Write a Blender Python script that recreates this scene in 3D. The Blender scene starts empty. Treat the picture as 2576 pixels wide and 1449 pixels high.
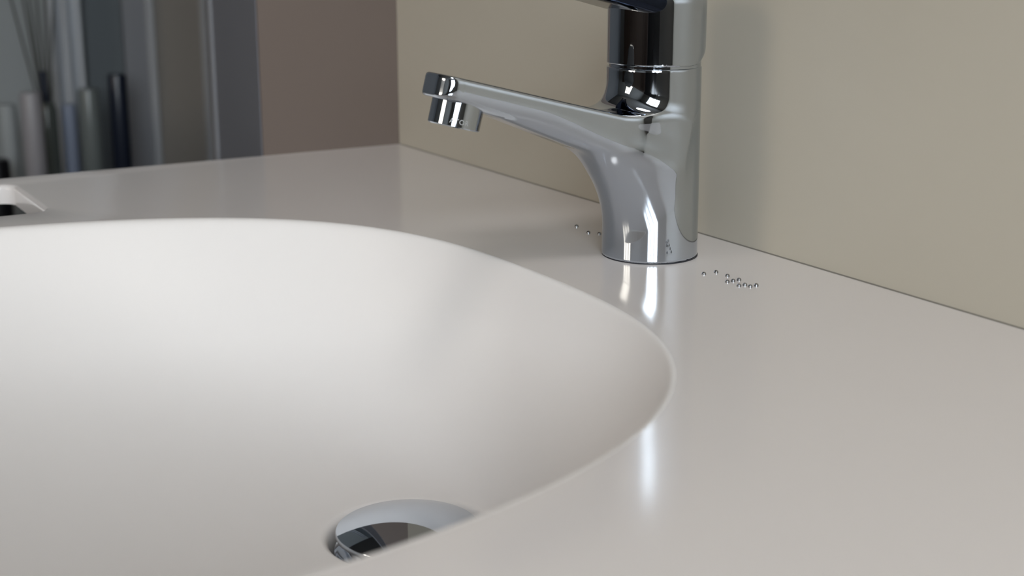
import bpy, bmesh, math
import numpy as np
from mathutils import Vector, Matrix

scene = bpy.context.scene
COL = scene.collection

# ------------------------------------------------------------------ camera
FPX = 3521.0
PITCH = math.atan(923.0 / 3521.0)
AZ = math.radians(30.8)
cam_d = bpy.data.cameras.new('camera')
cam = bpy.data.objects.new('camera', cam_d)
COL.objects.link(cam)
CAM = Vector((0.5387, -0.4498, 0.1575))
fw = Vector((-math.cos(AZ) * math.cos(PITCH), math.sin(AZ) * math.cos(PITCH), -math.sin(PITCH)))
cam.location = CAM
cam.rotation_euler = fw.to_track_quat('-Z', 'Y').to_euler()
cam_d.sensor_width = 36.0
cam_d.lens = FPX / 2576.0 * 36.0
cam_d.clip_start = 0.01
cam_d.dof.use_dof = True
cam_d.dof.focus_distance = 0.672
cam_d.dof.aperture_fstop = 9.8
scene.camera = cam

# ------------------------------------------------------------------ view / world
scene.view_settings.view_transform = 'Standard'
scene.view_settings.look = 'None'
scene.view_settings.gamma = 1.0
scene.view_settings.use_curve_mapping = False
scene.view_settings.exposure = 0.08
scene.cycles.use_denoising = True
scene.cycles.max_bounces = 10
scene.cycles.diffuse_bounces = 5
scene.cycles.glossy_bounces = 6
scene.cycles.sample_clamp_indirect = 6.0
world = bpy.data.worlds.new('world')
scene.world = world
world.use_nodes = True
world.node_tree.nodes['Background'].inputs[0].default_value = (0.75, 0.87, 1.0, 1)
world.node_tree.nodes['Background'].inputs[1].default_value = 0.5

# daylight that falls in through the windows of the room
RX, LX, FY, CZ, FZ = 1.75, -1.75, -2.3, 1.38, -0.85     # right, left, front walls; ceiling; floor
WIN1 = dict(y0=-1.60, y1=-0.58, z0=0.18, z1=1.15, power=18.5, col=(0.86, 0.94, 1.0))
WIN2 = dict(x0=-0.40, x1=0.35, z0=0.12, z1=1.00, power=6.2, col=(1.0, 0.88, 0.72))


# ------------------------------------------------------------------ materials
def mat(name, col, rough=0.5, metal=0.0, ior=1.5, spec=0.5, noise=0.0, nscale=40.0, bump=0.0, bscale=400.0,
        col2=None, coat=0.0, coat_rough=0.1):
    m = bpy.data.materials.new(name)
    m.use_nodes = True
    nt = m.node_tree
    b = nt.nodes['Principled BSDF']
    b.inputs['Base Color'].default_value = (*col, 1)
    b.inputs['Roughness'].default_value = rough
    b.inputs['Metallic'].default_value = metal
    b.inputs['IOR'].default_value = ior
    b.inputs['Specular IOR Level'].default_value = spec
    b.inputs['Coat Weight'].default_value = coat
    b.inputs['Coat Roughness'].default_value = coat_rough
    tc = nt.nodes.new('ShaderNodeTexCoord')
    if noise > 0 or col2:
        n = nt.nodes.new('ShaderNodeTexNoise')
        n.inputs['Scale'].default_value = nscale
        n.inputs['Detail'].default_value = 4
        nt.links.new(tc.outputs['Object'], n.inputs['Vector'])
        mx = nt.nodes.new('ShaderNodeMix')
        mx.data_type = 'RGBA'
        c2 = col2 or tuple(c * (1 - noise) for c in col)
        mx.inputs['A'].default_value = (*col, 1)
        mx.inputs['B'].default_value = (*c2, 1)
        nt.links.new(n.outputs['Fac'], mx.inputs['Factor'])
        nt.links.new(mx.outputs['Result'], b.inputs['Base Color'])
    if bump > 0:
        n2 = nt.nodes.new('ShaderNodeTexNoise')
        n2.inputs['Scale'].default_value = bscale
        nt.links.new(tc.outputs['Object'], n2.inputs['Vector'])
        bp = nt.nodes.new('ShaderNodeBump')
        bp.inputs['Strength'].default_value = bump
        bp.inputs['Distance'].default_value = 0.0005
        nt.links.new(n2.outputs['Fac'], bp.inputs['Height'])
        nt.links.new(bp.outputs['Normal'], b.inputs['Normal'])
    return m


def emit_mat(name, col, strength):
    m = bpy.data.materials.new(name)
    m.use_nodes = True
    nt = m.node_tree
    nt.nodes.clear()
    e = nt.nodes.new('ShaderNodeEmission')
    e.inputs[0].default_value = (*col, 1)
    e.inputs[1].default_value = strength
    o = nt.nodes.new('ShaderNodeOutputMaterial')
    nt.links.new(e.outputs[0], o.inputs[0])
    return m


def wood_mat(name, c1, c2, rough):
    m = bpy.data.materials.new(name)
    m.use_nodes = True
    nt = m.node_tree
    b = nt.nodes['Principled BSDF']
    b.inputs['Roughness'].default_value = rough
    tc = nt.nodes.new('ShaderNodeTexCoord')
    mp = nt.nodes.new('ShaderNodeMapping')
    mp.inputs['Scale'].default_value = (14, 14, 0.7)
    n = nt.nodes.new('ShaderNodeTexNoise')
    n.inputs['Scale'].default_value = 2.0
    n.inputs['Detail'].default_value = 6
    r = nt.nodes.new('ShaderNodeValToRGB')
    r.color_ramp.elements[0].position = 0.3
    r.color_ramp.elements[1].position = 0.7
    r.color_ramp.elements[0].color = (*c1, 1)
    r.color_ramp.elements[1].color = (*c2, 1)
    nt.links.new(tc.outputs['Object'], mp.inputs[0])
    nt.links.new(mp.outputs[0], n.inputs['Vector'])
    nt.links.new(n.outputs['Fac'], r.inputs[0])
    nt.links.new(r.outputs[0], b.inputs['Base Color'])
    return m


M = {}
M['counter'] = mat('solid_surface', (0.74, 0.70, 0.685), rough=0.14, ior=1.7, noise=0.02, nscale=9)
M['basin'] = mat('basin_surface', (0.80, 0.77, 0.755), rough=0.38, ior=1.5, spec=0.4, noise=0.015, nscale=9)
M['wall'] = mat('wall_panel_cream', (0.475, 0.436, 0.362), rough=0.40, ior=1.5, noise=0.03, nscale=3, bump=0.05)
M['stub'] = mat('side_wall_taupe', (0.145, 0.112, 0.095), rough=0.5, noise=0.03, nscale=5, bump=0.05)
M['wall_room'] = mat('room_wall', (0.20, 0.195, 0.185), rough=0.7, noise=0.04, nscale=2)
M['wall_dark'] = mat('room_wall_dark', (0.20, 0.205, 0.215), rough=0.6, noise=0.05, nscale=2)
M['ceiling'] = mat('ceiling_paint', (0.12, 0.115, 0.11), rough=0.8, noise=0.03, nscale=2)
M['floor'] = mat('floor_tile', (0.16, 0.14, 0.12), rough=0.4, noise=0.1, nscale=3)
M['chrome'] = mat('chrome', (0.49, 0.53, 0.585), rough=0.04, metal=1.0)
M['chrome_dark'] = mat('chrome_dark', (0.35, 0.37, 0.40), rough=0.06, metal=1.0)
M['lever'] = mat('lever_dark_reflection', (0.02, 0.026, 0.042), rough=0.08, metal=1.0)  # dark reflection on the chrome lever put into its base colour
M['brushed'] = mat('laser_etching', (0.42, 0.43, 0.43), rough=0.5, metal=0.5)
M['rubber'] = mat('black_rubber', (0.012, 0.014, 0.02), rough=0.5)
M['bead'] = mat('polished_steel', (0.30, 0.305, 0.32), rough=0.07, metal=1.0)
M['sealant'] = mat('sealant', (0.20, 0.185, 0.16), rough=0.6)
M['black'] = mat('black_lacquer', (0.006, 0.006, 0.008), rough=0.4)
M['wood'] = wood_mat('dark_brown_wood', (0.018, 0.010, 0.007), (0.05, 0.030, 0.020), 0.4)
M['winframe'] = mat('window_frame_white', (0.35, 0.35, 0.35), rough=0.4)
M['bin'] = mat('bin_brown', (0.12, 0.05, 0.03), rough=0.6)
M['door_edge'] = mat('door_edge_light', (0.45, 0.45, 0.46), rough=0.85)
M['door_leaf'] = mat('door_leaf_grey', (0.26, 0.26, 0.275), rough=0.5)
M['door_leaf_warm'] = mat('door_leaf_taupe', (0.32, 0.285, 0.25), rough=0.5)
M['post_edge'] = mat('post_edge_grey', (0.17, 0.17, 0.18), rough=0.9, spec=0.1)
M['post'] = mat('post_blue_grey', (0.125, 0.125, 0.14), rough=0.5)
M['curtain'] = mat('curtain_grey', (0.54, 0.56, 0.59), rough=0.8)
M['tealdark'] = mat('dark_teal_panel', (0.13, 0.145, 0.155), rough=0.5)
M['greywall'] = mat('grey_panel', (0.33, 0.345, 0.345), rough=0.6)
M['bottle_white'] = mat('bottle_white', (0.33, 0.31, 0.32), rough=0.4)
M['bottle_green'] = mat('bottle_grey_green', (0.15, 0.165, 0.162), rough=0.3)
M['bottle_navy'] = mat('bottle_navy', (0.012, 0.016, 0.030), rough=0.3)
M['bottle_glass'] = mat('diffuser_glass', (0.10, 0.11, 0.10), rough=0.15)
M['reed'] = mat('reed_dark', (0.07, 0.068, 0.062), rough=0.7)
M['label_pale'] = mat('label_pale', (0.22, 0.25, 0.33), rough=0.5)


# ------------------------------------------------------------------ helpers
def link(name, me, m, parent=None, smooth=False):
    o = bpy.data.objects.new(name, me)
    COL.objects.link(o)
    if m:
        me.materials.append(m)
    if parent:
        o.parent = parent
    if smooth:
        me.polygons.foreach_set('use_smooth', [True] * len(me.polygons))
    return o


def tag(o, label=None, cat=None, group=None, kind=None):
    if label: o['label'] = label
    if cat: o['category'] = cat
    if group: o['group'] = group
    if kind: o['kind'] = kind
    return o


def empty(name, loc=(0, 0, 0), rz=0.0):
    o = bpy.data.objects.new(name, None)
    COL.objects.link(o)
    o.location = loc
    o.rotation_euler = (0, 0, rz)
    o.empty_display_size = 0.02
    return o


def boxes(name, lst, m, parent=None, bevel=0.0):
    bm = bmesh.new()
    for (x0, x1, y0, y1, z0, z1) in lst:
        r = bmesh.ops.create_cube(bm, size=1.0)
        for v in r['verts']:
            v.co = Vector(((x0 + x1) / 2 + v.co.x * (x1 - x0), (y0 + y1) / 2 + v.co.y * (y1 - y0),
                           (z0 + z1) / 2 + v.co.z * (z1 - z0)))
    if bevel > 0:
        bmesh.ops.bevel(bm, geom=bm.edges[:], offset=bevel, segments=3, affect='EDGES', profile=0.5)
    me = bpy.data.meshes.new(name)
    bm.to_mesh(me)
    bm.free()
    return link(name, me, m, parent)


def lathe(name, prof, m, parent=None, seg=64, center=(0, 0, 0), mtx=None, close=True):
    """prof: list of (radius, z)."""
    vs, fs = [], []
    n = len(prof)
    for (r, z) in prof:
        for k in range(seg):
            a = 2 * math.pi * k / seg
            vs.append(Vector((r * math.cos(a) + center[0], r * math.sin(a) + center[1], z + center[2])))
    for i in range(n - 1):
        for k in range(seg):
            k2 = (k + 1) % seg
            fs.append((i * seg + k, i * seg + k2, (i + 1) * seg + k2, (i + 1) * seg + k))
    if close:
        if prof[0][0] > 1e-7:
            fs.append(tuple(reversed(range(seg))))
        if prof[-1][0] > 1e-7:
            fs.append(tuple((n - 1) * seg + k for k in range(seg)))
    if mtx:
        vs = [mtx @ v for v in vs]
    me = bpy.data.meshes.new(name)
    me.from_pydata([tuple(v) for v in vs], [], fs)
    bm = bmesh.new()
    bm.from_mesh(me)
    bmesh.ops.remove_doubles(bm, verts=bm.verts, dist=1e-7)
    bmesh.ops.recalc_face_normals(bm, faces=bm.faces)
    bm.to_mesh(me)
    bm.free()
    o = link(name, me, m, parent, smooth=True)
    me.set_sharp_from_angle(angle=math.radians(35))
    return o


def sstep(a, b, x):
    t = np.clip((x - a) / (b - a), 0, 1)
    return t * t * (3 - 2 * t)


def smin(a, b, k):
    h = np.clip(0.5 + 0.5 * (b - a) / k, 0, 1)
    return b * (1 - h) + a * h - k * h * (1 - h)


def smax(a, b, k):
    return -smin(-a, -b, k)


def nets(name, f, lo, hi, h, m, parent=None):
    """Surface nets of the implicit shape f<0 (millimetres), vertices pulled onto the surface,
    normals taken from the shape itself."""
    ax = [np.arange(lo[i], hi[i] + h, h) for i in range(3)]
    X, Y, Z = np.meshgrid(*ax, indexing='ij')
    F = f(X, Y, Z)
    del X, Y, Z
    s = F < 0
    nx, ny, nz = (d - 1 for d in F.shape)
    cnt = np.zeros((nx, ny, nz), np.int8)
    for i in (0, 1):
        for j in (0, 1):
            for k in (0, 1):
                cnt += s[i:i + nx, j:j + ny, k:k + nz]
    act = (cnt > 0) & (cnt < 8)
    idx = -np.ones((nx, ny, nz), np.int64)
    ci = np.argwhere(act)
    idx[act] = np.arange(len(ci))
    P = np.array(lo)[None, :] + (ci + 0.5) * h
    e = 0.05

    def grad(P):
        g = np.stack([(f(P[:, 0] + e * (a == 0), P[:, 1] + e * (a == 1), P[:, 2] + e * (a == 2)) -
                       f(P[:, 0] - e * (a == 0), P[:, 1] - e * (a == 1), P[:, 2] - e * (a == 2))) / (2 * e)
                      for a in range(3)], 1)
        return g
    for _ in range(6):
        g = grad(P)
        v = f(P[:, 0], P[:, 1], P[:, 2])
        st = v[:, None] * g / np.maximum((g * g).sum(1), 0.05)[:, None]
        ln = np.linalg.norm(st, axis=1)[:, None]
        P = P - st * np.minimum(1, 0.7 * h / np.maximum(ln, 1e-9))
    faces = []
    for axd in range(3):
        a1, a2 = [(1, 2), (2, 0), (0, 1)][axd]
        sl0 = [slice(1, d - 1) for d in F.shape]
        sl1 = [slice(1, d - 1) for d in F.shape]
        sl0[axd] = slice(0, F.shape[axd] - 1)
        sl1[axd] = slice(1, F.shape[axd])
        A = s[tuple(sl0)]
        B = s[tuple(sl1)]
        q = np.argwhere(A != B)
        base = q.copy()
        base[:, a1] += 1
        base[:, a2] += 1
        o1 = np.zeros(3, int); o1[a1] = 1
        o2 = np.zeros(3, int); o2[a2] = 1
        c0 = base - o1 - o2
        c1 = base - o2
        c2 = base
        c3 = base - o1
        ii = np.stack([idx[c[:, 0], c[:, 1], c[:, 2]] for c in (c0, c1, c2, c3)], 1)
        fl = A[q[:, 0], q[:, 1], q[:, 2]]
        ii[~fl] = ii[~fl][:, ::-1]
        faces.append(ii)
    Fc = np.concatenate(faces)
    Fc = Fc[(Fc >= 0).all(1)]
    g = grad(P)
    N = g / np.maximum(np.linalg.norm(g, axis=1), 1e-9)[:, None]
    me = bpy.data.meshes.new(name)
    me.vertices.add(len(P))
    me.vertices.foreach_set('co', (P / 1000.0).astype(np.float32).ravel())
    me.loops.add(len(Fc) * 4)
    me.loops.foreach_set('vertex_index', Fc.astype(np.int32).ravel())
    me.polygons.add(len(Fc))
    me.polygons.foreach_set('loop_start', np.arange(0, len(Fc) * 4, 4, dtype=np.int32))
    me.update(calc_edges=True)
    me.validate()
    me.polygons.foreach_set('use_smooth', [True] * len(me.polygons))
    me.normals_split_custom_set_from_vertices([tuple(n) for n in N])
    return link(name, me, m, parent)


# ------------------------------------------------------------------ the room
def structure(o):
    o['kind'] = 'structure'
    return o


T = 0.12
END = -0.3765      # left end of the counter, where the side wall returns
STUB_Y = -0.1086
structure(boxes('wall_back', [(END, RX, 0, T, FZ, CZ)], M['wall']))
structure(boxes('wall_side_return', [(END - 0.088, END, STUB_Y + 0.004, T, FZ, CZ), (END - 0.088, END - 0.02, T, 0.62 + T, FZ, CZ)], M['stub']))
structure(boxes('trim_4', [(END - 0.088, END - 0.002, STUB_Y + 0.003, STUB_Y + 0.004, FZ, CZ)], M['post']))
structure(boxes('trim_5', [(END - 0.101, END - 0.088, STUB_Y, STUB_Y + 0.03, FZ, CZ)], M['post_edge'], None, 0.002))
structure(boxes('wall_back_far', [(LX, END - 0.101, 0.62, 0.62 + T, FZ, CZ)], M['wall_dark']))
structure(boxes('wall_left', [(LX - T, LX, FY, 0.62 + T, FZ, CZ)], M['wall_dark']))
structure(boxes('floor', [(LX - T, RX + T, FY - T, 0.62 + T, FZ - 0.1, FZ)], M['floor']))
structure(boxes('ceiling', [(LX - T, RX + T, FY - T, 0.62 + T, CZ, CZ + 0.1)], M['ceiling']))
w = WIN1
structure(boxes('wall_right', [(RX, RX + T, FY, w['y0'], FZ, CZ), (RX, RX + T, w['y1'], T, FZ, CZ),
                               (RX, RX + T, w['y0'], w['y1'], FZ, w['z0']),
                               (RX, RX + T, w['y0'], w['y1'], w['z1'], CZ)], M['wall_room']))
w2 = WIN2
structure(boxes('wall_front', [(LX, w2['x0'], FY - T, FY, FZ, CZ), (w2['x1'], RX + T, FY - T, FY, FZ, CZ),
                               (w2['x0'], w2['x1'], FY - T, FY, FZ, w2['z0']),
                               (w2['x0'], w2['x1'], FY - T, FY, w2['z1'], CZ)], M['wall_room']))


def window(name, axis, w):
    r = empty(name, (0, 0, 0))
    r['kind'] = 'structure'
    glow = emit_mat(name + '_daylight', w['col'], w['power'])
    if axis == 'x':
        a0, a1 = w['y0'], w['y1']
        mk = lambda u0, u1, z0, z1, d0, d1: (RX + d0, RX + d1, u0, u1, z0, z1)
    else:
        a0, a1 = w['x0'], w['x1']
        mk = lambda u0, u1, z0, z1, d0, d1: (u0, u1, FY - d1, FY - d0, z0, z1)
    z0, z1 = w['z0'], w['z1']
    fr = 0.045
    L = [mk(a0, a0 + fr, z0, z1, 0.02, 0.08), mk(a1 - fr, a1, z0, z1, 0.02, 0.08),
         mk(a0 + fr, a1 - fr, z0, z0 + fr, 0.02, 0.08), mk(a0 + fr, a1 - fr, z1 - fr, z1, 0.02, 0.08)]
    boxes('frame', L, M['winframe'], r)
    nc = w.get('nc', 3)
    bars = []
    for i in range(1, nc):
        c = a0 + (a1 - a0) * i / nc
        bars.append(mk(c - 0.022, c + 0.022, z0 + fr, z1 - fr, 0.03, 0.07))
    zc = z0 + (z1 - z0) * 0.62
    for i in range(nc):
        b0 = a0 + (a1 - a0) * i / nc + (fr if i == 0 else 0.022)
        b1 = a0 + (a1 - a0) * (i + 1) / nc - (fr if i == nc - 1 else 0.022)
        bars.append(mk(b0, b1, zc - 0.018, zc + 0.018, 0.03, 0.07))
    boxes('glazing_bars', bars, M['winframe'], r)
    boxes('pane', [mk(a0 + fr, a1 - fr, z0 + fr, z1 - fr, 0.085, 0.09)], glow, r)
    return r


window('window_1', 'x', WIN1)
window('window_2', 'y', WIN2)

cl = empty('added_fill_light', (0.62, -0.40, CZ))  # unseen overhead light, added to brighten the counter
tag(cl, 'added unseen round fill light above the washbasin', 'added light')
lathe('rim', [(0.175, 0.0), (0.185, 0.0), (0.185, -0.035), (0.175, -0.035)], M['winframe'], cl, seg=64, close=False)
lathe('diffuser', [(0.0, -0.030), (0.175, -0.030), (0.175, -0.026), (0.0, -0.026)], emit_mat('fill_glow', (1.0, 0.96, 0.92), 15.0), cl, seg=64, close=False)

# black box added for the unseen photographer, and dark furniture, reflected in the chrome
wd = empty('photographer_standin', (1.13, -1.10, FZ), math.radians(-40))
tag(wd, 'added black box standing in for the photographer, reflected in the tap', 'cabinet')
boxes('carcass', [(0, 0.3, -0.36, 0.36, 0.0, 0.97)], M['black'], wd, 0.004)
for s in (-1, 1):
    boxes('door', [(-0.022, 0.0, -0.357 if s < 0 else 0.003, -0.003 if s < 0 else 0.357, 0.06, 0.95)], M['black'], wd, 0.003)
cb = empty('wooden_cabinet', (0.20, -1.975, FZ))
tag(cb, 'wide dark brown wooden cabinet across the room, reflected in the tap', 'cabinet')
boxes('carcass', [(-1.0, 1.0, -0.3, 0.3, 0.0, 0.95)], M['wood'], cb, 0.004)
for s in (-1.5, -0.5, 0.5, 1.5):
    boxes('door', [(s * 0.495 - 0.243, s * 0.495 + 0.243, 0.3, 0.322, 0.06, 0.93)], M['wood'], cb, 0.003)

# ------------------------------------------------------------------ washbasin counter
DC = np.array([0.0300, -0.1995])
DZ = -0.101
RC = np.array([0.0050, -0.300])
RIM = dict(x0=0.0050, y0=-0.4324, a=0.2385, b=0.3150, n=2.769, bf=0.095)


def rim_pt(phi):
    """rim point on the ray from the drain centre at angle phi (bisection)"""
    d = np.array([math.cos(phi), math.sin(phi)])
    lo, hi = 0.0, 0.8
    for _ in range(50):
        t = (lo + hi) / 2
        p = RC + d * t
        by = RIM['b'] if p[1] > RIM['y0'] else RIM['bf']
        v = (abs((p[0] - RIM['x0']) / RIM['a'])) ** RIM['n'] + (abs((p[1] - RIM['y0']) / by)) ** RIM['n']
        if v < 1: lo = t
        else: hi = t
    return RC + d * lo, lo


NPHI = 288
CUT = dict(x0=-0.355, x1=-0.2585, y0=-0.42, y1=-0.2785, r=0.010)
FRONT_Y = -0.62
RIGHT_X = 0.74

counter = empty('washbasin_counter', (0, 0, 0))
tag(counter, 'white solid-surface washbasin counter with moulded oval basin against the cream wall', 'washbasin')


def rounded_rect(x0, x1, y0, y1, r, n=8):
    pts = []
    for (cx, cy, a0) in ((x1 - r, y1 - r, 0), (x0 + r, y1 - r, 90), (x0 + r, y0 + r, 180), (x1 - r, y0 + r, 270)):
        for i in range(n + 1):
            a = math.radians(a0 + 90 * i / n)
            pts.append((cx + r * math.cos(a), cy + r * math.sin(a)))
    return pts


phis = [2 * math.pi * i / NPHI for i in range(NPHI)]
rims = [rim_pt(p) for p in phis]
rim_xy = [tuple(r[0]) for r in rims]
_R = np.array([r[1] for r in rims])
_F = np.fft.rfft(_R)
_F[3:] = 0
RSOFT = np.fft.irfft(_F, NPHI)          # rounder version of the outline for the deeper rings
cut_xy = rounded_rect(CUT['x0'], CUT['x1'], CUT['y0'], CUT['y1'], CUT['r'])
EY, TH = 0.0, 0.012
# worktop: top face with the two openings, rounded front edge, underside
bm = bmesh.new()


def loop_edges(bm, pts, z):
    vs = [bm.verts.new((p[0], p[1], z)) for p in pts]
    es = [bm.edges.new((vs[i], vs[(i + 1) % len(vs)])) for i in range(len(vs))]
    return vs, es


OUT = [(END, -0.0008), (END, FRONT_Y + 0.004), (RIGHT_X, FRONT_Y + 0.004), (RIGHT_X, -0.0008)]
v_out, e_out = loop_edges(bm, OUT, 0)
v_rim, e_rim = loop_edges(bm, rim_xy, 0)
# the cutout lip is rounded over: three rings
CR = 0.003
rings_cut = []
for a in (0, 22.5, 45, 67.5, 90):
    g = CR * (1 - math.sin(math.radians(a)))
    z = -CR * (1 - math.cos(math.radians(a)))
    rings_cut.append(([(p[0], p[1]) for p in rounded_rect(CUT['x0'] - g, CUT['x1'] + g, CUT['y0'] - g, CUT['y1'] + g,
                                                          CUT['r'] + g)], z))
v_cut, e_cut = loop_edges(bm, rings_cut[0][0], 0)
bmesh.ops.triangle_fill(bm, edges=e_out + e_rim + e_cut, use_beauty=True)
for f in bm.faces:
    if f.normal.z < 0:
        f.normal_flip()
prev = v_cut
smooth_faces = []
for pts, z in rings_cut[1:] + [(rings_cut[-1][0], -TH)]:
    cur = [bm.verts.new((p[0], p[1], z)) for p in pts]
    for i in range(len(cur)):
        j = (i + 1) % len(cur)
        smooth_faces.append(bm.faces.new((prev[i], prev[j], cur[j], cur[i])))
    prev = cur
# rounded edges: left end, front edge
def skirt(pa, pb, out):
    pr = None
    for a in (0, 30, 60, 90, 91):
        if a <= 90:
            g = 0.004 * math.sin(math.radians(a)); z = -0.004 * (1 - math.cos(math.radians(a)))
        else:
            g = 0.004; z = -TH
        cu = [bm.verts.new((p[0] + out[0] * g, p[1] + out[1] * g, z)) for p in (pa, pb)]
        if pr:
            bm.faces.new((pr[0], pr[1], cu[1], cu[0]))
        pr = cu
    bm.faces.new((pr[0], pr[1], *[bm.verts.new((p[0] - out[0] * 0.02, p[1] - out[1] * 0.02, -TH)) for p in (pb, pa)]))
skirt(OUT[1], OUT[2], (0, -1))
skirt(OUT[0], OUT[1], (0, 0))
skirt(OUT[2], OUT[3], (0, 0))
me = bpy.data.meshes.new('worktop')
bmesh.ops.recalc_face_normals(bm, faces=smooth_faces)
bm.to_mesh(me)
bm.free()
wt = link('worktop', me, M['counter'], counter, smooth=True)
me.set_sharp_from_angle(angle=math.radians(25))

# basin: rings from the rim down to the drain hole
RH = 0.0385
NS = 90
RND = 0.008
svals = np.linspace(0, 1, NS + 1) ** 1.6
V, Fa = [], []
zs_all = np.zeros((NPHI, NS + 1))
for i, p in enumerate(phis):
    L = max(0.03, float(np.linalg.norm(np.array(rim_xy[i]) - (DC + RH * np.array([math.cos(p), math.sin(p)])))))
    fine = np.linspace(0, 1, 400)
    pw = 2.1
    sl = pw * (1 - fine) ** (pw - 1)                 # profile slope
    d = fine * L
    sl = sl * sstep(0, RND, d)
    z = np.concatenate([[0], np.cumsum((sl[1:] + sl[:-1]) / 2 / 399)])
    # deeper than the drain level by a hair, always falling to the hole
    z = DZ * z / z[-1]
    zs_all[i] = np.interp(svals, fine, z)
for j, s in enumerate(svals):
    for i, p in enumerate(phis):
        wsoft = float(sstep(0.0, 0.55, s))
        rp = RC + np.array([math.cos(p), math.sin(p)]) * (_R[i] * (1 - wsoft) + RSOFT[i] * wsoft)
        ip = DC + RH * np.array([math.cos(p), math.sin(p)])
        q = rp * (1 - s) + ip * s
        V.append((q[0], q[1], zs_all[i][j]))
# turned-down lip of the drain hole
for (dr, dz) in ((0.0008, -0.0003), (0.0022, -0.0012), (0.0034, -0.0028), (0.0041, -0.0055), (0.0044, -0.009), (0.0044, -0.016)):
    for p in phis:
        V.append((DC[0] + (RH - dr) * math.cos(p), DC[1] + (RH - dr) * math.sin(p), DZ + dz))
NR = NS + 1 + 6
for j in range(NR - 1):
    for i in range(NPHI):
        k = (i + 1) % NPHI
        Fa.append((j * NPHI + i, j * NPHI + k, (j + 1) * NPHI + k, (j + 1) * NPHI + i))
me = bpy.data.meshes.new('basin')
me.from_pydata(V, [], Fa)
me.flip_normals()
bs = link('basin', me, M['basin'], counter, smooth=True)

# drain
drain = empty('pop_up_drain', (DC[0], DC[1], DZ - 0.012))
tag(drain, 'domed chrome pop-up drain plug at the bottom of the white basin', 'drain plug')
lathe('cap', [(0.0, 0.0)] + [(0.0307, 0.0), (0.0315, 0.0006), (0.0317, 0.0013), (0.0316, 0.0020)] +
      [(0.100 * math.sin(math.radians(a)), 0.0026 + 0.100 * (math.cos(math.radians(a)) - math.cos(math.radians(18.2)))) for a in [18.2 - 0.7 * i for i in range(26)]] +
      [(0.0, 0.0026 + 0.100 * (1 - math.cos(math.radians(18.2))))], M['chrome'], drain, seg=128, center=(0, 0, 0.0115))
lathe('flange', [(0.0322, 0.004), (0.0326, 0.0046), (0.0322, 0.0052), (0.0310, 0.004), (0.0290, -0.001), (0.024, -0.006),
                 (0.0215, -0.03), (0.0225, -0.03), (0.026, -0.008), (0.0322, -0.002)], M['chrome'], drain, seg=96, close=False)
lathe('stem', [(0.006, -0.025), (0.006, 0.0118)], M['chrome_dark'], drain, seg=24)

# brown bin under the cutout
bn = empty('waste_bin', ((CUT['x0'] + CUT['x1']) / 2, (CUT['y0'] + CUT['y1']) / 2, FZ))
tag(bn, 'dark brown waste bin under the rounded cut-out in the counter', 'bin')
boxes('bin_wall', [(-0.075, -0.070, -0.10, 0.10, 0, 0.79), (0.070, 0.075, -0.10, 0.10, 0, 0.79),
                   (-0.070, 0.070, -0.10, -0.095, 0, 0.79), (-0.070, 0.070, 0.095, 0.10, 0, 0.79)], M['bin'], bn)
boxes('bin_base', [(-0.070, 0.070, -0.095, 0.095, 0, 0.006)], M['bin'], bn)
boxes('apron', [(-0.245, RIGHT_X, FRONT_Y + 0.006, FRONT_Y + 0.024, -0.17, -TH)], M['counter'], counter)

# sealant bead along the wall
me = bpy.data.meshes.new('trim_1')
vs, fs = [], []
pf = [(-0.0008, 0.0), (-0.0014, 0.0001), (-0.0009, 0.0005), (-0.0002, 0.0014), (0.0, 0.0014), (0.0, 0.0)]
for x in (END, RIGHT_X):
    for (y, z) in pf:
        vs.append((x, y * 0.6, z * 0.3))
n = len(pf)
for i in range(n):
    fs.append((i, (i + 1) % n, n + (i + 1) % n, n + i))
me.from_pydata(vs, [], fs)
structure(link('trim_1', me, M['sealant']))

# ------------------------------------------------------------------ the tap
FX, FYY = 0.0, -0.0502
tap = empty('basin_tap', (FX, FYY, 0), math.pi)     # rotated: local +y points out over the basin
tag(tap, 'chrome single-lever basin tap standing behind the oval basin', 'tap')
TA = math.radians(14.4)
CA, SA = math.cos(TA), math.sin(TA)
Z0 = 64.3


def f_body(x, y, z):
    r = 23.35 - 0.85 * np.clip(z / 93, 0, 1)
    dc = smax(np.sqrt(x * x + (y - 0.3) ** 2) - r, np.maximum(z - 91.6, 0.35 - z), 0.9)
    a = y * CA + (z - Z0) * SA
    b = -y * SA + (z - Z0) * CA
    # spout section
    near = sstep(75, 25, a)
    wtop = 13.2 + 6.3 * np.clip((112 - a) / 95.0, 0, 1)
    side = np.abs(x) - wtop
    flank = 0.75 * np.abs(x) + 0.66 * (-b) - (0.75 * wtop + 0.66 * (8.8 + 6.5 * near))
    h = 10.5 + 3.2 * sstep(122, 84, a) + 0.14 * np.clip(88 - a, 0, 100)
    bottom = (-b) - h
    topc = b + 0.0
    tip = a - 121.5
    sec = smax(side, topc, 2.6)
    sec = smax(sec, flank, 3.0)
    sec = smax(sec, bottom, 3.0 + 2.0 * near)
    # rounded plan corners at the tip
    plan = np.sqrt(np.maximum(np.abs(x) - (wtop - 9.5), 0) ** 2 + np.maximum(a - (122.0 - 9.5), 0) ** 2) - 9.5
    sec = smax(sec, plan, 2.0)
    sec = np.maximum(sec, -a - 0.0)
    k = 12 + 5 * sstep(-14, 0, b) * sstep(20, 6, np.abs(x)) + 25 * sstep(-4, -32, b) * sstep(38, 0, np.abs(x)) * sstep(-18, 20, y)
    return smin(dc, sec, k)


tap_body = nets('body', f_body, (-26, -26, -0.5), (26, 122, 100), 0.85, M['chrome'], tap)

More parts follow.
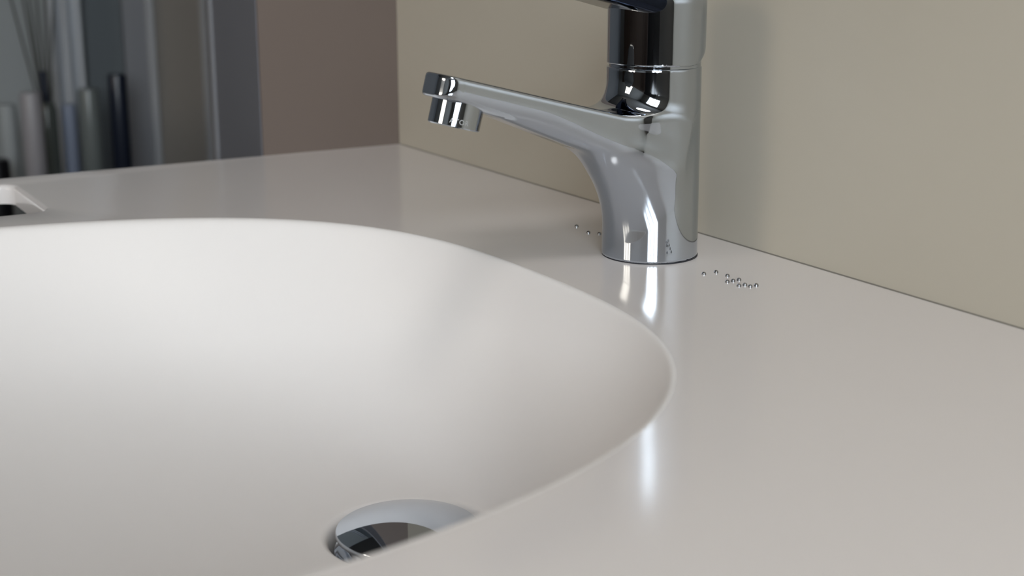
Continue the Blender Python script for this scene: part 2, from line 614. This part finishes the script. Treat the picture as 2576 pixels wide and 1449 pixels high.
# sleeve and thin dark gap under the handle
lathe('cartridge_sleeve', [(0.0205, 0.0905), (0.0219, 0.0915), (0.0219, 0.1045), (0.0210, 0.105)],
      M['chrome'], tap, seg=96)
lathe('base_gasket', [(0.0226, 0.0), (0.0233, 0.0), (0.0233, 0.0007), (0.0226, 0.0007)], M['rubber'], tap, seg=96)

LT = math.radians(14.0)
LCA, LSA = math.cos(LT), math.sin(LT)


def f_cap(x, y, z):
    yc = y + 0.7
    cyl = np.sqrt(x * x + yc * yc) - 23.3
    top = (z - 126.0) + 0.0
    bot = 92.7 - z
    back = (-(y + 11.0)) * 0.45 - (z - 92.4) * 0.9      # tilting clearance cut behind
    d = smax(cyl, bot, 0.8)
    d = smax(d, back, 4.0)
    d = smax(d, top, 5.0)
    return d


def f_lever(x, y, z):
    # flat lever, rising outwards
    a = y * LCA + (z - 113.0) * LSA
    b = -y * LSA + (z - 113.0) * LCA
    wv = 21.0 - 6.5 * sstep(10, 95, a)
    sd = np.abs(x) - wv
    lv = smax(sd, -b, 7.0)
    lv = smax(lv, b - 8.5, 2.5)
    lv = smax(lv, a - 98.0, 3.0)
    return np.maximum(lv, -a - 4.0)


handle = nets('handle', f_cap, (-26, -27, 90), (26, 27, 130), 0.8, M['chrome'], tap)
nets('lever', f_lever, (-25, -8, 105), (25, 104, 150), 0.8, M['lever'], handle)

# aerator under the tip of the spout (tilted with the spout)
AC, AB = 106.5, -9.0
Bx = Vector((1, 0, 0))
By = Vector((0, CA, SA))
Bz = Vector((0, -SA, CA))
org = (By * AC + Bz * AB) / 1000.0 + Vector((0, 0, Z0 / 1000.0))
MT = Matrix((( Bx.x, By.x, Bz.x, org.x), (Bx.y, By.y, Bz.y, org.y), (Bx.z, By.z, Bz.z, org.z), (0, 0, 0, 1)))
aer = lathe('aerator', [(0.0112, 0.0015), (0.0112, -0.0085), (0.0119, -0.0088), (0.0119, -0.0122), (0.0115, -0.0126), (0.0095, -0.0126), (0.0092, -0.0115), (0.0, -0.0112)][0:2]
            and [(0.0, 0.0015), (0.0116, 0.0015), (0.0116, -0.0118), (0.0112, -0.0123), (0.0096, -0.0123), (0.0094, -0.0112), (0.0, -0.0110)],
            M['chrome'], tap, seg=96, mtx=MT)

# etched letters on the aerator
cu = bpy.data.curves.new('letters', 'FONT')
cu.body = 'ATOR'
cu.size = 0.0030
cu.space_character = 1.12
cu.extrude = 0.0
cu.resolution_u = 6
to = bpy.data.objects.new('tmp_text', cu)
COL.objects.link(to)
bpy.context.view_layer.update()
dg = bpy.context.evaluated_depsgraph_get()
tm = bpy.data.meshes.new_from_object(to.evaluated_get(dg))
bpy.data.objects.remove(to)
bm = bmesh.new()
bm.from_mesh(tm)
bmesh.ops.subdivide_edges(bm, edges=[e for e in bm.edges if e.calc_length() > 0.0008], cuts=2)
RA = 0.01165
A0 = math.radians(-40.0)
for v in bm.verts:
    ang = A0 + v.co.x / RA
    z = -0.0105 + v.co.y
    p = Vector((-math.sin(-ang) * 0 + RA * math.cos(ang), RA * math.sin(ang), z))
    v.co = p
LETTERS_BM = bm
me = bpy.data.meshes.new('etched_letters')
for v in bm.verts:
    # angle 0 = local +x of the aerator; camera looks from local (-x,+y)
    v.co = MT @ Vector((-v.co.x, -v.co.y, v.co.z))
bm.to_mesh(me)
bm.free()
lt = link('etched_letters', me, M['brushed'], aer)
lt['label'] = 'matt etched lettering on the aerator ring'

# ------------------------------------------------------------------ tactile beads
bead0 = None
BR = 0.00105
gl = 'tactile steel beads set right of the tap'
gr = 'tactile steel beads set left of the tap'
right = [((0.0471, -0.0539), 'steel bead closest to the tap on its right side, nearer the basin'),
         ((0.0474, -0.0470), 'steel bead right of the tap, second from the tap, nearer the wall'),
         ((0.0556, -0.0470), 'steel bead standing alone between the first pair and the column of three beads'),
         ((0.0640, -0.0539), 'basin-side bead of the column of three steel beads'),
         ((0.0640, -0.0506), 'middle bead of the column of three steel beads'),
         ((0.0639, -0.0471), 'wall-side bead of the column of three steel beads'),
         ((0.0722, -0.0540), 'basin-side bead of the cluster of four farthest right of the tap'),
         ((0.0723, -0.0507), 'steel bead directly behind the basin-side one in the right-hand cluster of four'),
         ((0.0758, -0.0506), 'nearest-to-camera bead of the right-hand cluster of four, third along'),
         ((0.0757, -0.0470), 'dull steel bead at the far right end of the whole bead row')]
left = [((-0.0698, -0.0470), 'leftmost steel bead behind the left side of the tap'),
        ((-0.0536, -0.0503), 'middle of the three steel beads left of the tap'),
        ((-0.0484, -0.0470), 'steel bead touching the left outline of the tap base')]
prof = [(BR * 1.0, 0.0)] + [(BR * math.cos(math.radians(a)), 0.00035 + 0.95 * BR * math.sin(math.radians(a))) for a in range(0, 90, 10)] + [(0, 0.00035 + 0.95 * BR)]
for grp, lst in ((gl, right), (gr, left)):
    for (xy, lab) in lst:
        if bead0 is None:
            bead0 = lathe('steel_bead', prof, M['bead'], seg=32)
            o = bead0
        else:
            o = bead0.copy()
            COL.objects.link(o)
        o.location = (xy[0], xy[1], 0.0)
        tag(o, lab, 'bead', grp)

# ------------------------------------------------------------------ blurred background beyond the side wall
BX = LX      # far wall plane


def at(px, py, x):
    """point on the plane x = const under photo pixel (px, py)"""
    rt = Vector((math.sin(AZ), math.cos(AZ), 0))
    up = rt.cross(fw)
    d = fw * FPX + rt * (px - 1288.0) - up * (py - 724.5)
    return CAM + d * ((x - CAM.x) / d.x)


def ypx(px, x=LX + 0.03):
    return at(px, 250, x).y


# folding door of three leaves with pale rounded stiles
dr = empty('door_1', (0, 0, 0))
dr['kind'] = 'structure'
X0 = LX + 0.004
for (a, b, mm) in ((322, 376, 'door_leaf'), (396, 511, 'door_leaf_warm'), (531, 720, 'door_leaf')):
    boxes('leaf', [(X0, X0 + 0.03, ypx(a), ypx(b), FZ + 0.005, 1.35)], M[mm], dr)
for (a, b) in ((376, 396), (511, 531)):
    boxes('stile', [(X0, X0 + 0.042, ypx(a), ypx(b), FZ + 0.005, 1.35)], M['door_edge'], dr, 0.004)
structure(boxes('trim_2', [(X0, X0 + 0.02, ypx(222), ypx(322) - 0.001, FZ + 0.005, 1.35)], M['tealdark']))
structure(boxes('trim_3', [(X0, X0 + 0.02, ypx(-400), ypx(222) - 0.001, FZ + 0.005, 1.35)], M['greywall']))
# pale curtain strip
cv, cf = [], []
y0, y1 = ypx(138, LX + 0.06), ypx(222, LX + 0.06)
NC = 40
for z in (-0.60, 1.2):
    for i in range(NC + 1):
        t = i / NC
        cv.append((LX + 0.06 + 0.006 * math.sin(t * math.pi * 5), y0 + (y1 - y0) * t, z))
for i in range(NC):
    cf.append((i, i + 1, NC + 2 + i, NC + 1 + i))
me = bpy.data.meshes.new('curtain')
me.from_pydata(cv, [], cf)
ct = link('curtain', me, M['curtain'], smooth=True)
sd = ct.modifiers.new('thick', 'SOLIDIFY'); sd.thickness = 0.004
tag(ct, 'pale grey narrow hanging curtain behind the blurred bottles', 'curtain')

# low cabinet that carries the toiletries
SHZ = -0.30
lc = empty('low_cabinet', (0, 0, 0))
tag(lc, 'dark low cabinet at the far left carrying the blurred bottles', 'cabinet')
boxes('carcass', [(LX + 0.08, LX + 0.36, -0.45, 0.21, FZ, SHZ - 0.02)], M['wall_dark'], lc)
boxes('top_panel', [(LX + 0.075, LX + 0.37, -0.46, 0.215, SHZ - 0.02, SHZ)], M['door_leaf'], lc, 0.003)


def bottle(name, pa, pb, ptop, x, m, label, cat, neck=None):
    ya, yb = at(pa, 300, x).y, at(pb, 300, x).y
    r = (yb - ya) * 0.5 * 0.95
    c = (ya + yb) / 2
    zt = at((pa + pb) / 2, ptop, x).z
    h = zt - SHZ
    t = empty(name, (x, c, SHZ))
    tag(t, label, cat)
    if neck:
        nh = neck[1]
        lathe('bottle_body', [(0, 0), (r * .92, 0), (r, 0.003), (r, h - nh - 0.012), (r * .8, h - nh - 0.003), (r * .45, h - nh)], M[m], t, seg=40)
        lathe('neck', [(r * neck[0], h - nh - 0.001), (r * neck[0], h)], M[neck[2]], t, seg=32)
    else:
        lathe('bottle_body', [(0, 0), (r * .92, 0), (r, 0.003), (r, h * 0.72)], M[m], t, seg=40)
        lathe('cap', [(r * 0.985, h * 0.72), (r * 0.985, h - 0.004), (r * .9, h), (0, h)], M[m], t, seg=40)
    return t, r, h


bottle('white_bottle', 52, 110, 232, LX + 0.25, 'bottle_white', 'blurred pale cylindrical bottle in front of the reed diffuser', 'bottle')
bottle('pale_bottle', -8, 44, 262, LX + 0.22, 'greywall', 'blurred grey bottle at the left edge beside the pale one', 'bottle')
t, r, h = bottle('green_bottle', 198, 256, 222, LX + 0.22, 'bottle_green', 'blurred grey-green bottle between the curtain and the navy bottle', 'bottle')
bottle('navy_bottle', 276, 326, 186, LX + 0.2, 'bottle_navy', 'blurred very dark navy bottle nearest the folding door', 'bottle')
bottle('blue_bottle', 156, 194, 262, LX + 0.16, 'label_pale', 'blurred slim bluish bottle in front of the pale curtain', 'bottle')
bottle('small_dark_jar', -60, 16, 402, LX + 0.33, 'black', 'small black jar cut off by the left picture edge', 'jar')
t, r, h = bottle('reed_diffuser', 92, 146, 178, LX + 0.15, 'bottle_glass',
                 'blurred dark glass reed diffuser with sticks fanning upwards', 'diffuser', neck=(0.45, 0.045, 'bottle_navy'))
for (px, dx) in ((12, 0.0), (48, 0.02), (86, -0.01), (112, 0.015), (136, -0.02), (64, -0.02)):
    top = at(px, -60, LX + 0.15 + dx)
    p1 = Vector((top.x - t.location.x, top.y - t.location.y, top.z - SHZ))
    p0 = Vector((0, 0, h - 0.10)) + Vector((p1.x, p1.y, 0)) * 0.02
    dv = p1 - p0
    q = dv.to_track_quat('Z', 'Y').to_matrix().to_4x4()
    lathe('reed', [(0.0016, 0), (0.0016, dv.length)], M['reed'], t, seg=10, mtx=Matrix.Translation(p0) @ q)
